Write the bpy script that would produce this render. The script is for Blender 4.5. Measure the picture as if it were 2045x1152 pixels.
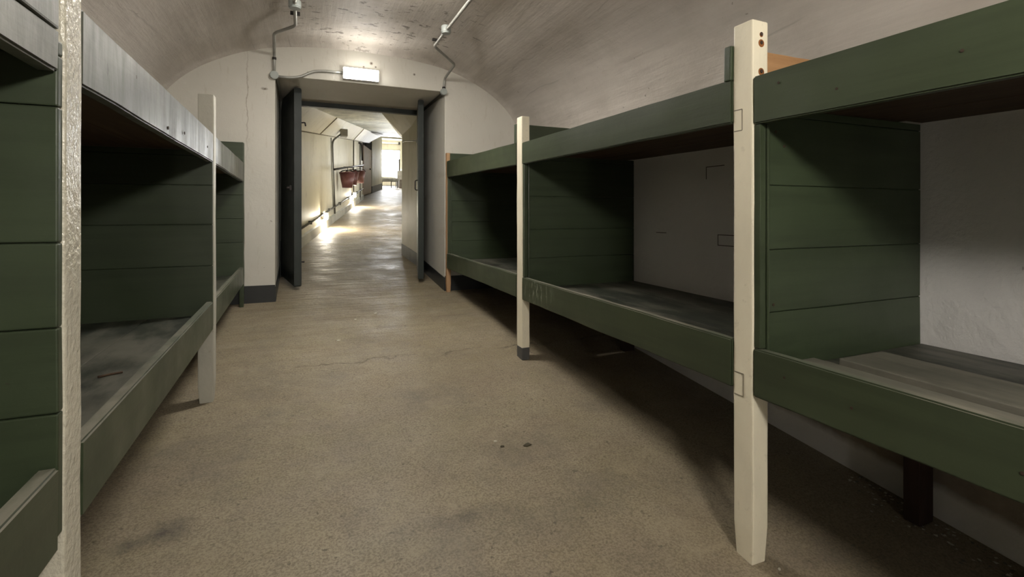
import bpy, bmesh, math, random
from mathutils import Vector, Matrix, noise

random.seed(7)
C = bpy.context.scene.collection
scene = bpy.context.scene
for o in list(bpy.data.objects):
    bpy.data.objects.remove(o, do_unlink=True)

# ---------------------------------------------------------------- camera
H = 1.272                                   # camera height above the floor where it stands
SLOPE = 0.1                                 # the tunnel floor climbs towards the far end
def fz(y): return SLOPE * y                 # floor height
cam_d = bpy.data.cameras.new('camera')
cam = bpy.data.objects.new('camera', cam_d); C.objects.link(cam)
cam.location = (0, 0, H)
cam.rotation_euler = (math.radians(90), 0, -math.atan(422.5 / 990))
cam_d.sensor_width = 36.0
cam_d.lens = 990 / 2045 * 36.0
cam_d.shift_y = -(576 - 425) / 2045
cam_d.clip_start = 0.02
scene.camera = cam

# ---------------------------------------------------------------- world, view
w = bpy.data.worlds.new('world'); scene.world = w; w.use_nodes = True
w.node_tree.nodes['Background'].inputs[0].default_value = (0.75, 0.85, 1.0, 1)
w.node_tree.nodes['Background'].inputs[1].default_value = 0.3
scene.view_settings.view_transform = 'Standard'
scene.view_settings.look = 'None'
scene.view_settings.gamma = 1.0
scene.view_settings.use_curve_mapping = False
scene.view_settings.exposure = 2.58
LAMP_FRONT = 7.0      # emission of the bulkhead lamp over the far doorway
LAMP_BACK = 62.0       # emission of the one over the doorway behind the camera
FILL_MID = 33.0        # added fill light on the crown of the vault, above the frame
LAMP_LOW = 42.0        # low corridor lamps
FILL_PASS = 24.0       # added fill light in the unseen passage behind the camera
DAY = 13.0             # daylight behind the far window

# ---------------------------------------------------------------- materials
class NT:
    def __init__(s, name):
        s.m = bpy.data.materials.new(name); s.m.use_nodes = True
        s.t = s.m.node_tree; s.n = s.t.nodes; s.l = s.t.links
        s.b = s.n['Principled BSDF']
        tc = s.n.new('ShaderNodeNewGeometry'); s.pos = tc.outputs['Position']
    def lk(s, a, b): s.l.new(a, b)
    def mapv(s, scale=(1, 1, 1), rot=(0, 0, 0), loc=(0, 0, 0)):
        k = s.n.new('ShaderNodeMapping'); k.inputs['Scale'].default_value = scale
        k.inputs['Rotation'].default_value = rot; k.inputs['Location'].default_value = loc
        s.lk(s.pos, k.inputs['Vector']); return k.outputs[0]
    def noise(s, scale, detail=4, rough=.55, vec=None, dist=0):
        k = s.n.new('ShaderNodeTexNoise'); k.inputs['Scale'].default_value = scale
        k.inputs['Detail'].default_value = detail; k.inputs['Roughness'].default_value = rough
        k.inputs['Distortion'].default_value = dist
        s.lk(vec if vec is not None else s.pos, k.inputs['Vector']); return k.outputs['Fac']
    def voro(s, scale, vec=None, feat='F1'):
        k = s.n.new('ShaderNodeTexVoronoi'); k.feature = feat; k.inputs['Scale'].default_value = scale
        s.lk(vec if vec is not None else s.pos, k.inputs['Vector']); return k.outputs['Distance']
    def ramp(s, f, stops):
        k = s.n.new('ShaderNodeValToRGB'); e = k.color_ramp.elements
        while len(e) < len(stops): e.new(0.5)
        for i, (p, c) in enumerate(stops):
            e[i].position = p
            e[i].color = (c, c, c, 1) if not isinstance(c, tuple) else (*c, 1)
        s.lk(f, k.inputs[0]); return k.outputs[0]
    def mix(s, f, a, b, mode='MIX'):
        k = s.n.new('ShaderNodeMix'); k.data_type = 'RGBA'; k.blend_type = mode
        for v, i in ((f, 0), (a, 6), (b, 7)):
            if isinstance(v, (int, float)): k.inputs[i].default_value = v
            elif isinstance(v, tuple): k.inputs[i].default_value = (*v, 1)
            else: s.lk(v, k.inputs[i])
        return k.outputs[2]
    def math(s, op, a, b=0.0):
        k = s.n.new('ShaderNodeMath'); k.operation = op
        for v, i in ((a, 0), (b, 1)):
            if isinstance(v, (int, float)): k.inputs[i].default_value = v
            else: s.lk(v, k.inputs[i])
        return k.outputs[0]
    def ball(s, c, r, sc=(1, 1, 1)):          # 1 inside, 0 outside an ellipsoid (a stain with its own place)
        k = s.n.new('ShaderNodeVectorMath'); k.operation = 'SUBTRACT'
        s.lk(s.pos, k.inputs[0]); k.inputs[1].default_value = c
        q = s.n.new('ShaderNodeVectorMath'); q.operation = 'MULTIPLY'
        s.lk(k.outputs[0], q.inputs[0]); q.inputs[1].default_value = sc
        l = s.n.new('ShaderNodeVectorMath'); l.operation = 'LENGTH'; s.lk(q.outputs[0], l.inputs[0])
        return s.ramp(s.math('DIVIDE', l.outputs['Value'], r), [(0.15, 1.0), (1.0, 0.0)])
    def bump(s, f, strength, dist=.01, prev=None):
        k = s.n.new('ShaderNodeBump'); k.inputs['Strength'].default_value = strength
        k.inputs['Distance'].default_value = dist; s.lk(f, k.inputs['Height'])
        if prev is not None: s.lk(prev, k.inputs['Normal'])
        s.lk(k.outputs[0], s.b.inputs['Normal']); return k.outputs[0]
    def col(s, c):
        if isinstance(c, tuple): s.b.inputs['Base Color'].default_value = (*c, 1)
        else: s.lk(c, s.b.inputs['Base Color'])
        return s
    def rough(s, r):
        if isinstance(r, (int, float)): s.b.inputs['Roughness'].default_value = r
        else: s.lk(r, s.b.inputs['Roughness'])
        return s
    def spec(s, v): s.b.inputs['Specular IOR Level'].default_value = v; return s

def m_plaster(name, a, b, streak=True, rough=.75, pits=False, bumpk=1.0, yellow=None):
    t = NT(name)
    big = t.ramp(t.noise(1.4, 5), [(.3, 0.0), (.7, 1.0)])
    c = t.mix(big, a, b)
    if streak:                                # board marks of the shuttering, running down the tunnel
        st = t.noise(1, 6, .65, t.mapv((14, 1.1, 14)))
        c = t.mix(t.ramp(st, [(.35, .38), (.62, 0.0)]), c, tuple(x * .72 for x in a))
        # thin joint lines between the shuttering boards
        an = t.n.new('ShaderNodeSeparateXYZ'); t.lk(t.pos, an.inputs[0])
        ang = t.math('ARCTAN2', t.math('SUBTRACT', an.outputs[2], 1.25), t.math('SUBTRACT', an.outputs[0], .53))
        wob = t.math('MULTIPLY', t.noise(1.7, 2), .12)
        saw = t.math('FRACT', t.math('MULTIPLY', t.math('ADD', ang, wob), 6.2))
        line = t.ramp(t.math('ABSOLUTE', t.math('SUBTRACT', saw, .5)), [(.0, 1.0), (.022, 0.0)])
        brk = t.ramp(t.noise(1.3, 3, .6, t.mapv((3, 1.2, 3), loc=(4, 2, 7))), [(.5, 0.0), (.6, 1.0)])
        lf = t.math('MULTIPLY', line, brk)
        c = t.mix(t.math('MULTIPLY', lf, .5), c, tuple(x * .55 for x in a))
    if pits:
        reg = t.ball((.62, 4.05, 2.8), 1.15, (1.0, .95, 1.0))
        v = t.ramp(t.noise(9, 5, .65, t.mapv((1.1, 2.3, 1))), [(.595, 0.0), (.625, 1.0)])
        c = t.mix(t.math('MULTIPLY', v, t.ramp(reg, [(.25, 0.0), (.5, .75)])), c, (.07, .055, .04))
        dirt = t.ramp(t.noise(2.6, 6, .65, t.mapv((1, 2.6, 1))), [(.45, 0.0), (.75, .55)])
        c = t.mix(t.math('MULTIPLY', dirt, reg), c, (.30, .25, .18))
        rare = t.ramp(t.noise(23, 2), [(.745, 0.0), (.76, 1.0)])
        c = t.mix(t.math('MULTIPLY', rare, .6), c, (.12, .1, .08))
    else:
        rare = t.ramp(t.noise(17, 2), [(.77, 0.0), (.79, 1.0)])
        c = t.mix(t.math('MULTIPLY', rare, .5), c, (.16, .13, .1))
    if yellow:
        for (ce, r, sc, cc) in yellow:
            c = t.mix(t.math('MULTIPLY', t.ball(ce, r, sc), .55), c, cc)
    t.col(c).rough(rough).spec(.25)
    nb = t.bump(t.noise(5, 6, .6), .35 * bumpk, .02)
    nb = t.bump(t.noise(60, 3, .6), .18 * bumpk, .004, nb)
    if streak: t.bump(t.noise(1, 5, .6, t.mapv((16, 1.3, 16))), .75 * bumpk, .008, nb)
    return t.m

def m_green(name='green_gloss_paint', base=(.038, .051, .027), rough=.36, grain='Y', worn=0.0):
    t = NT(name)
    c = t.mix(t.ramp(t.noise(2.2, 4), [(.3, 0.0), (.7, 1.0)]), base, tuple(x * 1.25 for x in base))
    sc = {'Y': (22, 1.2, 22), 'X': (1.4, 22, 22), 'Z': (22, 22, 1.4)}[grain]
    g = t.noise(1, 6, .6, t.mapv(sc))
    c = t.mix(t.ramp(g, [(.38, .4), (.55, 0.0)]), c, tuple(x * .62 for x in base))
    chips = t.ramp(t.noise(26, 3, .6, t.mapv((1, .5, 1.6))), [(.745, 0.0), (.76, 1.0)])
    c = t.mix(t.math('MULTIPLY', chips, .7), c, (.035, .03, .02))
    if worn:
        wr = t.ramp(t.noise(3.2, 7, .68, t.mapv((1.6, .55, 1), rot=(0, 0, .15))), [(.44, 0.0), (.60, worn)])
        c = t.mix(wr, c, (.24, .225, .18))
        wr2 = t.ramp(t.noise(2.1, 5, .6), [(.5, 0.0), (.72, .6)])
        c = t.mix(wr2, c, (.045, .05, .035))
    t.col(c).spec(.5)
    t.rough(t.ramp(t.noise(4, 4), [(.3, rough - .05), (.7, rough + .12)]))
    nb = t.bump(g, .25, .004)
    t.bump(t.noise(45, 3, .6), .10, .003, nb)
    return t.m

def m_simple(name, c, rough=.5, var=.25, metal=0.0, bs=40, bk=.15, spec=.5):
    t = NT(name)
    t.col(t.mix(t.ramp(t.noise(7, 5), [(.3, 0.0), (.7, 1.0)]), tuple(x * (1 - var) for x in c), tuple(min(1, x * (1 + var * .4)) for x in c)))
    t.rough(rough).spec(spec); t.b.inputs['Metallic'].default_value = metal
    t.bump(t.noise(bs, 4), bk, .004)
    return t.m

def m_cream(name, base, rough=.35, bk=.5, bs=55, dirt=.35):
    t = NT(name)
    c = t.mix(t.ramp(t.noise(3, 5, .6, t.mapv((1, 1, .5))), [(.35, 0.0), (.7, 1.0)]), base, tuple(x * .82 for x in base))
    d = t.ramp(t.noise(16, 5, .7), [(.62, 0.0), (.74, dirt)])
    c = t.mix(d, c, (.23, .19, .12))
    t.col(c).rough(rough).spec(.5)
    t.bump(t.noise(bs, 3, .55, t.mapv((1, 1, .8))), bk, .006)
    return t.m

def m_wood(name, a, b, grain='Y', rough=.65):
    t = NT(name)
    sc = {'Y': (30, 1.6, 30), 'X': (1.8, 30, 30), 'Z': (30, 30, 1.8)}[grain]
    g = t.noise(1, 7, .65, t.mapv(sc), .3)
    c = t.mix(t.ramp(g, [(.32, 0.0), (.68, 1.0)]), a, b)
    k = t.ramp(t.noise(5.5, 2), [(.70, 0.0), (.76, .7)])
    c = t.mix(k, c, tuple(x * .45 for x in a))
    t.col(c).rough(rough).spec(.3)
    t.bump(g, .4, .004)
    return t.m

def m_floor():
    t = NT('floor_concrete')
    a = t.mix(t.ramp(t.noise(.9, 6, .6), [(.32, 0.0), (.68, 1.0)]), (.27, .228, .158), (.37, .316, .222))
    pk = t.ramp(t.noise(1.7, 4, .6, t.mapv(loc=(3, 8, 1))), [(.45, 0.0), (.7, .6)])
    a = t.mix(pk, a, (.27, .215, .155))
    yl = t.ramp(t.noise(2.6, 5, .65, t.mapv(loc=(9, 1, 4))), [(.5, 0.0), (.72, .5)])
    a = t.mix(yl, a, (.30, .258, .15))
    # fine aggregate
    a = t.mix(t.ramp(t.noise(120, 4, .7), [(.40, .62), (.58, 0.0)]), a, (.12, .095, .065))
    a = t.mix(t.ramp(t.noise(60, 3, .6, t.mapv(loc=(5, 5, 5))), [(.63, 0.0), (.71, .5)]), a, (.085, .07, .05))
    a = t.mix(t.ramp(t.noise(42, 2, .5, t.mapv(loc=(2, 9, 5))), [(.69, 0.0), (.73, .7)]), a, (.10, .08, .055))
    a = t.mix(t.ramp(t.noise(3.3, 6, .7, t.mapv(loc=(7, 3, 2))), [(.50, 0.0), (.68, .38)]), a, (.13, .115, .095))
    a = t.mix(t.ramp(t.noise(6.5, 6, .7, t.mapv(loc=(1, 3, 9))), [(.52, 0.0), (.70, .40)]), a, (.36, .305, .21))
    # long brush drag in the screed across the tunnel, stronger past the door
    dr = t.noise(1, 5, .6, t.mapv((2.0, 20, 1)))
    sep = t.n.new('ShaderNodeSeparateXYZ'); t.lk(t.pos, sep.inputs[0])
    far = t.ramp(t.math('DIVIDE', sep.outputs[1], 10.0), [(.28, .08), (.6, 1.0)])
    a = t.mix(t.math('MULTIPLY', t.ramp(dr, [(.36, .55), (.55, 0.0)]), far), a, (.14, .105, .065))
    # stains with a place of their own
    for (x, y, r, s, k) in ((-.41, 1.995, .095, (1.0, 1, 0), .8), (-.515, 1.965, .07, (1.0, 1.2, 0), .65), (.55, 1.72, .22, (.9, 3.2, 0), .55),
                            (.72, 1.62, .30, (.8, 2.2, 0), .28), (.55, 2.7, .22, (1, 1, 0), .16),
                            (.28, 2.35, .25, (1, .8, 0), .14), (.60, 1.20, .30, (1, 1, 0), .18),
                            (1.05, 1.35, .2, (1, 1.4, 0), .15), (.98, 1.62, .16, (1, 1, 0), .2)):
        st = t.ball((x, y, 0), r, s)
        br = t.ramp(t.noise(14, 4, .65, t.mapv(loc=(x, y, 0))), [(.3, .25), (.65, 1.0)])
        a = t.mix(t.math('MULTIPLY', t.math('MULTIPLY', st, br), k), a, (.055, .052, .048))
    # crack across the floor
    wob = t.math('MULTIPLY', t.math('SUBTRACT', t.noise(4, 5, .6), .5), .35)
    yy = t.math('ADD', t.math('SUBTRACT', sep.outputs[1], t.math('MULTIPLY', sep.outputs[0], -.03)), wob)
    cr = t.ramp(t.math('ABSOLUTE', t.math('SUBTRACT', yy, 3.30)), [(.0, 1.0), (.014, 0.0)])
    brk = t.ramp(t.noise(3.1, 3, .6, t.mapv(loc=(1.3, 0, 0))), [(.42, 0.0), (.55, 1.0)])
    a = t.mix(t.math('MULTIPLY', t.math('MULTIPLY', cr, brk), .75), a, (.07, .05, .035))
    t.col(a).spec(.28)
    t.rough(t.ramp(t.noise(3.5, 5, .6), [(.3, .42), (.7, .68)]))
    nb = t.bump(t.noise(110, 4, .65), .35, .003)
    nb = t.bump(t.noise(9, 6, .65), .45, .014, nb)
    nb = t.bump(t.math('MULTIPLY', dr, far), .5, .03, nb)
    return t.m

def m_emit(name, col, k):
    t = NT(name); t.col((.9, .9, .9)).rough(.3)
    t.b.inputs['Emission Color'].default_value = (*col, 1)
    t.b.inputs['Emission Strength'].default_value = k
    t.bump(t.noise(80, 2), .1, .002)
    return t.m

VAULT = m_plaster('vault_plaster', (.52, .48, .43), (.60, .56, .51), True, .62, True, 1.0)
WALLW = m_plaster('wall_whitewash', (.55, .53, .47), (.61, .59, .53), False, .6, False, .8)
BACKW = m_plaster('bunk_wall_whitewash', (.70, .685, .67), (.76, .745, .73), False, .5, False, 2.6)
def wall_marks(m):
    t = NT.__new__(NT); t.m = m; t.t = m.node_tree; t.n = t.t.nodes; t.l = t.t.links; t.b = t.n['Principled BSDF']
    t.pos = t.n.new('ShaderNodeNewGeometry').outputs['Position']
    c = t.b.inputs['Base Color'].links[0].from_socket
    sp = t.n.new('ShaderNodeSeparateXYZ'); t.lk(t.pos, sp.inputs[0])
    wob = t.math('MULTIPLY', t.math('SUBTRACT', t.noise(7, 4, .6), .5), .07)
    ln_ = t.ramp(t.math('ABSOLUTE', t.math('ADD', t.math('ADD', sp.outputs[0], .425), wob)), [(0.0, 1.0), (.006, 0.0)])
    c = t.mix(t.math('MULTIPLY', t.math('MULTIPLY', ln_, t.ball((-.42, 4.86, 2.25), .62, (1, 1, 1))), .7), c, (.25, .21, .16))
    c = t.mix(t.math('MULTIPLY', t.ball((-.292, 4.86, 2.363), .034, (1, 1, 2.2)), t.ramp(t.noise(60, 3), [(.3, .5), (.5, 1.0)])), c, (.10, .075, .05))
    for (x, z, r_) in ((.62, 1.72, .02), (.66, 1.69, .012), (.55, 1.68, .012), (1.03, 1.66, .015), (-.63, 1.33, .012)):
        c = t.mix(t.ball((x, 4.86, H + z - .3 if z > 1.5 else H + z), r_), c, (.1, .07, .05))
    sc_ = t.ramp(t.noise(1, 4, .65, t.mapv((30, 1, 5))), [(.60, 0.0), (.66, .3)])
    c = t.mix(sc_, c, (.45, .41, .33))
    t.col(c)
wall_marks(WALLW)
def brown_zone(m):                          # brown tone low down behind the bunks, pale again at the floor
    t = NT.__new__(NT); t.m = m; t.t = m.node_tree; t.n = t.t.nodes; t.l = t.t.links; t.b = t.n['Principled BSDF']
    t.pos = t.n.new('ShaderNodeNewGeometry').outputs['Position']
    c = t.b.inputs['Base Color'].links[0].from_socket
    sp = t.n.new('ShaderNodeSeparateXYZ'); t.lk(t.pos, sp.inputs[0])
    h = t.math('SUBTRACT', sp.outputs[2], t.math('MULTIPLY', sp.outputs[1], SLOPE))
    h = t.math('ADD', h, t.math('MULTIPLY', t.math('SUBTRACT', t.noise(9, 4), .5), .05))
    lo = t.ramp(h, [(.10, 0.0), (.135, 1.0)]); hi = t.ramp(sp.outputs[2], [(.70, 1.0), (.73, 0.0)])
    brown_tone = t.mix(t.ramp(t.noise(8, 5, .65), [(.35, 0.0), (.65, 1.0)]), (.16, .12, .085), (.27, .215, .155))
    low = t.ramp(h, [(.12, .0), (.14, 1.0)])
    c = t.mix(t.math('MULTIPLY', t.math('MULTIPLY', lo, hi), .85), c, brown_tone)
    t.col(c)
brown_zone(BACKW)
CORRW = m_plaster('corridor_whitewash', (.62, .59, .48), (.70, .67, .56), False, .55, False, .8,
                  yellow=[((.25, 8.9, 1.15), .75, (1, .6, 1), (.46, .40, .22)), ((.2, 9.5, 1.6), .5, (1, .4, 1), (.55, .5, .36))])
CORRC = m_plaster('corridor_ceiling', (.58, .60, .55), (.68, .69, .63), True, .6, False, 1.0)
def stain(m, sc, k, col, lo=.52, hi=.70):
    t = NT.__new__(NT); t.m = m; t.t = m.node_tree; t.n = t.t.nodes; t.l = t.t.links; t.b = t.n['Principled BSDF']
    t.pos = t.n.new('ShaderNodeNewGeometry').outputs['Position']
    c = t.b.inputs['Base Color'].links[0].from_socket
    t.col(t.mix(t.ramp(t.noise(1, 6, .68, t.mapv(sc)), [(lo, 0.0), (hi, k)]), c, col))
stain(CORRW, (3, 3, .7), .5, (.42, .38, .27))
stain(CORRW, (6, 6, 5), .5, (.33, .29, .22), .60, .72)
stain(CORRC, (4.5, 1.6, 1), .75, (.26, .28, .27), .45, .62)
stain(VAULT, (1.5, 1.1, 1.5), .4, (.33, .30, .25), .48, .70)
GREEN = m_green()
GREENX = m_green('green_gloss_paint_crosswise', (.035, .049, .025), .42, 'X')
GREENL = m_green('green_paint_scuffed', (.070, .076, .060), .46, 'Y', .3)
def scuff(m):
    t = NT.__new__(NT); t.m = m; t.t = m.node_tree; t.n = t.t.nodes; t.l = t.t.links; t.b = t.n['Principled BSDF']
    t.pos = t.n.new('ShaderNodeNewGeometry').outputs['Position']
    c = t.b.inputs['Base Color'].links[0].from_socket
    st = t.noise(1, 6, .7, t.mapv((4, 15, 2.4)), .4)
    c = t.mix(t.ramp(st, [(.36, .32), (.58, 0.0)]), c, (.02, .024, .016))
    gg = t.noise(1, 3, .6, t.mapv((8, 17, 7), loc=(3, 1, 2)))
    c = t.mix(t.ramp(gg, [(.70, 0.0), (.725, .9)]), c, (.018, .014, .01))
    t.col(c)
    rr = t.ramp(st, [(.35, .56), (.6, .42)])
    t.lk(rr, t.b.inputs['Roughness']); t.lk(rr, t.b.inputs['Coat Roughness'])
    pv_ = t.b.inputs['Normal'].links[0].from_socket
    t.bump(st, .35, .004, pv_)
scuff(GREENL)
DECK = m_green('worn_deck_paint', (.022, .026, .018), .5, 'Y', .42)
LOOSE = m_green('worn_loose_plank', (.13, .125, .10), .55, 'Y', .6)
for _m in ('green_paint_scuffed',):
    _b = bpy.data.materials[_m].node_tree.nodes['Principled BSDF']; _b.inputs['Coat Weight'].default_value = .5; _b.inputs['Coat Roughness'].default_value = .5
def m_arris():
    t = NT('chipped_pale_arris')
    n = t.ramp(t.noise(5, 6, .7, t.mapv((1, 2.2, 1))), [(.40, 0.0), (.52, 1.0)])
    t.col(t.mix(n, (.045, .058, .034), (.42, .42, .36))).rough(.5)
    t.bump(t.noise(60, 4), .4, .004)
    return t.m
ARRIS = m_arris()
def drips(m):                             # pale scuffs on the middle right-hand lower board
    t = NT.__new__(NT); t.m = m; t.t = m.node_tree; t.n = t.t.nodes; t.l = t.t.links; t.b = t.n['Principled BSDF']
    t.pos = t.n.new('ShaderNodeNewGeometry').outputs['Position']
    c = t.b.inputs['Base Color'].links[0].from_socket
    k = t.ramp(t.noise(1, 5, .7, t.mapv((4, 42, 9))), [(.54, 0.0), (.60, 1.0)])
    c = t.mix(t.math('MULTIPLY', k, t.ball((1.345, 2.76, H - .48), .24, (1, 1, 1.6))), c, (.22, .24, .19))
    t.col(c)
drips(GREEN)
WORN = m_green('worn_board_top', (.10, .11, .08), .45, 'Y', .95)
DOORG = m_green('dark_door_paint', (.016, .022, .019), .5, 'Z')
CREAM = m_cream('cream_post_paint', (.86, .80, .63), .4, .28, 40)
CREAMG = m_cream('glossy_lumpy_white_paint', (.66, .63, .52), .20, .9, 75, .2)
DIRTYW = m_cream('dirty_white_paint', (.50, .49, .42), .5, .3, 40, .6)
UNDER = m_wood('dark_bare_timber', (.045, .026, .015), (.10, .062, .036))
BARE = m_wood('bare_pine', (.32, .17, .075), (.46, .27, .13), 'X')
BAREZ = m_wood('bare_pine_upright', (.30, .17, .085), (.46, .29, .16), 'Z')
DARKWOOD = m_wood('dark_brown_timber', (.022, .011, .008), (.04, .022, .016), 'Z')
GREYFOOT = m_simple('grey_foot_paint', (.085, .085, .085), .5)
SKIRT = m_simple('black_skirting_paint', (.022, .024, .024), .45)
SKIRTG = m_simple('grey_skirting_paint', (.115, .115, .11), .55, .5)
PLINTH = m_plaster('grey_plinth', (.30, .30, .28), (.55, .54, .48), False, .6, False, 1.2)
STEEL = m_simple('galvanised_conduit', (.36, .36, .33), .42, .2, .45)
DSTEEL = m_simple('dark_conduit', (.10, .095, .08), .5, .2, .3)
BOXG = m_simple('grey_box_paint', (.36, .39, .37), .45, .15)
DMETAL = m_simple('dark_iron', (.035, .03, .028), .5, .3, .5)
RUST = m_simple('rust_stain', (.30, .11, .025), .8, .5)
RUSTD = m_simple('rusty_nail', (.05, .028, .018), .7, .4)
BUCKET = m_simple('red_oxide_paint', (.13, .045, .038), .5, .25)
PINK = m_simple('pink_door_paint', (.60, .47, .39), .5, .12)
WHITEP = m_simple('white_plastic', (.75, .75, .73), .35, .05)
REDS = m_simple('red_sign_enamel', (.55, .03, .04), .4, .1)
GREYF = m_simple('grey_cloth', (.36, .35, .34), .8, .3)
FLAKE = m_simple('paint_flake', (.62, .58, .48), .6, .2)
LEAF = m_simple('dry_leaf', (.06, .05, .025), .7, .3)
JOINT = m_simple('joint_line', (.26, .23, .17), .8)
MARKS = m_simple('pencil_mark', (.10, .09, .08), .8)
EDGEW = m_cream('chipped_edge', (.46, .45, .38), .5, .4, 60, .6)
FLOOR = m_floor()
LAMP1 = m_emit('lamp_diffuser_front', (1.0, .95, .87), LAMP_FRONT)
LAMP2 = m_emit('lamp_diffuser_back', (1.0, .94, .85), LAMP_BACK)
FILL_PASS_MAT = m_emit('fill_diffuser_passage', (1.0, .94, .85), FILL_PASS)
FILL_MID_MAT = m_emit('fill_diffuser_ceiling', (1.0, .95, .87), FILL_MID)
LAMP3 = m_emit('lamp_diffuser_low', (1.0, .92, .76), LAMP_LOW)
DAYL = m_emit('daylight_pane', (.97, .985, 1.0), DAY)

# ---------------------------------------------------------------- mesh helpers
def bx(bm, x0, x1, y0, y1, z0, z1, bev=0.0, cut=0, jit=0.0, mi=0):
    """a box; optionally bevelled, cut along its long axis and made slightly uneven"""
    x0, x1 = min(x0, x1), max(x0, x1); y0, y1 = min(y0, y1), max(y0, y1); z0, z1 = min(z0, z1), max(z0, z1)
    t = bmesh.new()
    bmesh.ops.create_cube(t, size=1)
    bmesh.ops.scale(t, vec=(x1 - x0, y1 - y0, z1 - z0), verts=t.verts)
    bmesh.ops.translate(t, vec=((x0 + x1) / 2, (y0 + y1) / 2, (z0 + z1) / 2), verts=t.verts)
    if cut:
        d = (x1 - x0, y1 - y0, z1 - z0); ax = d.index(max(d))
        es = [e for e in t.edges if abs((e.verts[0].co - e.verts[1].co)[ax]) > d[ax] * .9]
        bmesh.ops.subdivide_edges(t, edges=es, cuts=cut)
    if bev:
        es = [e for e in t.edges if len(e.link_faces) == 2 and e.calc_face_angle(0) > .5]
        bmesh.ops.bevel(t, geom=es, offset=bev, segments=2, profile=.6, affect='EDGES')
    if jit:
        for v in t.verts:
            n = noise.noise_vector(v.co * 5.3) * jit + noise.noise_vector(v.co * 23) * jit * .5
            v.co += n
    for f in t.faces: f.material_index = mi
    me = bpy.data.meshes.new('tmp'); t.to_mesh(me); t.free()
    bm.from_mesh(me); bpy.data.meshes.remove(me)

def quad(bm, pts, mi=0):
    f = bm.faces.new([bm.verts.new(p) for p in pts]); f.material_index = mi; return f

def fillet(pts, r=.03, n=5):
    pts = [Vector(p) for p in pts]; out = [pts[0]]
    for i in range(1, len(pts) - 1):
        a, b, c = pts[i - 1], pts[i], pts[i + 1]
        u = (a - b); v = (c - b); k = min(r, u.length * .45, v.length * .45)
        p = b + u.normalized() * k; q = b + v.normalized() * k
        for j in range(n + 1):
            s = j / n; out.append(p.lerp(b, s).lerp(b.lerp(q, s), s))
    out.append(pts[-1]); return out

def tube(bm, pts, r, seg=12, fil=.03, cap=True):
    P = fillet(pts, fil) if len(pts) > 2 else [Vector(p) for p in pts]
    t0 = (P[1] - P[0]).normalized()
    up = Vector((0, 0, 1)) if abs(t0.z) < .9 else Vector((1, 0, 0))
    n = t0.cross(up).normalized(); rings = []
    for i, p in enumerate(P):
        t = (P[min(i + 1, len(P) - 1)] - P[max(i - 1, 0)]).normalized()
        n = (n - t * n.dot(t)).normalized(); b = t.cross(n)
        rings.append([bm.verts.new(p + (n * math.cos(a) + b * math.sin(a)) * r) for a in [2 * math.pi * k / seg for k in range(seg)]])
    for i in range(len(rings) - 1):
        for k in range(seg):
            f = bm.faces.new((rings[i][k], rings[i][(k + 1) % seg], rings[i + 1][(k + 1) % seg], rings[i + 1][k])); f.smooth = True
    if cap:
        bm.faces.new(list(reversed(rings[0]))); bm.faces.new(rings[-1])

def cyl(bm, c, ax, r, h, seg=24, bev=0.0):
    """solid disc/cylinder starting at c along ax"""
    c = Vector(c); ax = Vector(ax).normalized()
    t = bmesh.new()
    bmesh.ops.create_cone(t, cap_ends=True, segments=seg, radius1=r, radius2=r, depth=h)
    if bev:
        es = [e for e in t.edges if e.calc_face_angle(0) > .8]
        bmesh.ops.bevel(t, geom=es, offset=bev, segments=2, affect='EDGES')
    rot = Vector((0, 0, 1)).rotation_difference(ax).to_matrix().to_4x4()
    bmesh.ops.transform(t, matrix=Matrix.Translation(c + ax * h / 2) @ rot, verts=t.verts)
    me = bpy.data.meshes.new('tmp'); t.to_mesh(me); t.free()
    bm.from_mesh(me); bpy.data.meshes.remove(me)

def worldpos(o):
    v = Vector((0, 0, 0))
    while o: v += o.location; o = o.parent
    return v

def obj(name, bm, mat, parent=None, org=None):
    """link a bmesh given in world coordinates as ONE mesh object"""
    bmesh.ops.recalc_face_normals(bm, faces=bm.faces)
    base = worldpos(parent) if parent else Vector((0, 0, 0))
    o_loc = Vector(org) - base if org is not None else Vector((0, 0, 0))
    bmesh.ops.translate(bm, vec=-(base + o_loc), verts=bm.verts)
    me = bpy.data.meshes.new(name); bm.to_mesh(me); bm.free()
    for m in (mat if isinstance(mat, (list, tuple)) else [mat]): me.materials.append(m)
    o = bpy.data.objects.new(name, me); C.objects.link(o)
    o.location = o_loc
    if parent: o.parent = parent
    return o

def thing(name, label, cat, loc, group=None):
    o = bpy.data.objects.new(name, None); C.objects.link(o); o.location = loc
    o.empty_display_size = .1
    tag(o, label, cat, group); return o

def tag(o, label, cat, group=None):
    o['label'] = label; o['category'] = cat
    if group: o['group'] = group
    return o

def struct(name, bm, mat, label=None):
    o = obj(name, bm, mat); o['kind'] = 'structure'
    if label: o['label'] = label
    return o

def nb(): return bmesh.new()

# ================================================================ SETTING
XL, XR, XC = -1.17, 2.23, .53
YB, YF, YJ = -.72, 4.86, 5.95           # back wall, front wall, far side of the doorway
DL, DR = -.206, 1.338                   # doorway sides
# corridor beyond the doorway bends to the right
K = (20.9 - 7.93) / (2.636 - .02)
def cl(y): return .02 + (y - 7.93) / K  # left corridor wall
def cr(y): return 1.35 - .06 * min(1, max(0, (y - YJ) / .95)) if y <= 6.9 else 1.29 + (y - 6.9) / K
def wtop(y): return fz(y) + 1.655 + .026 * (y - 6.9)
def ctop(y): return fz(y) + 1.96 + .031 * (y - 6.9)

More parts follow.
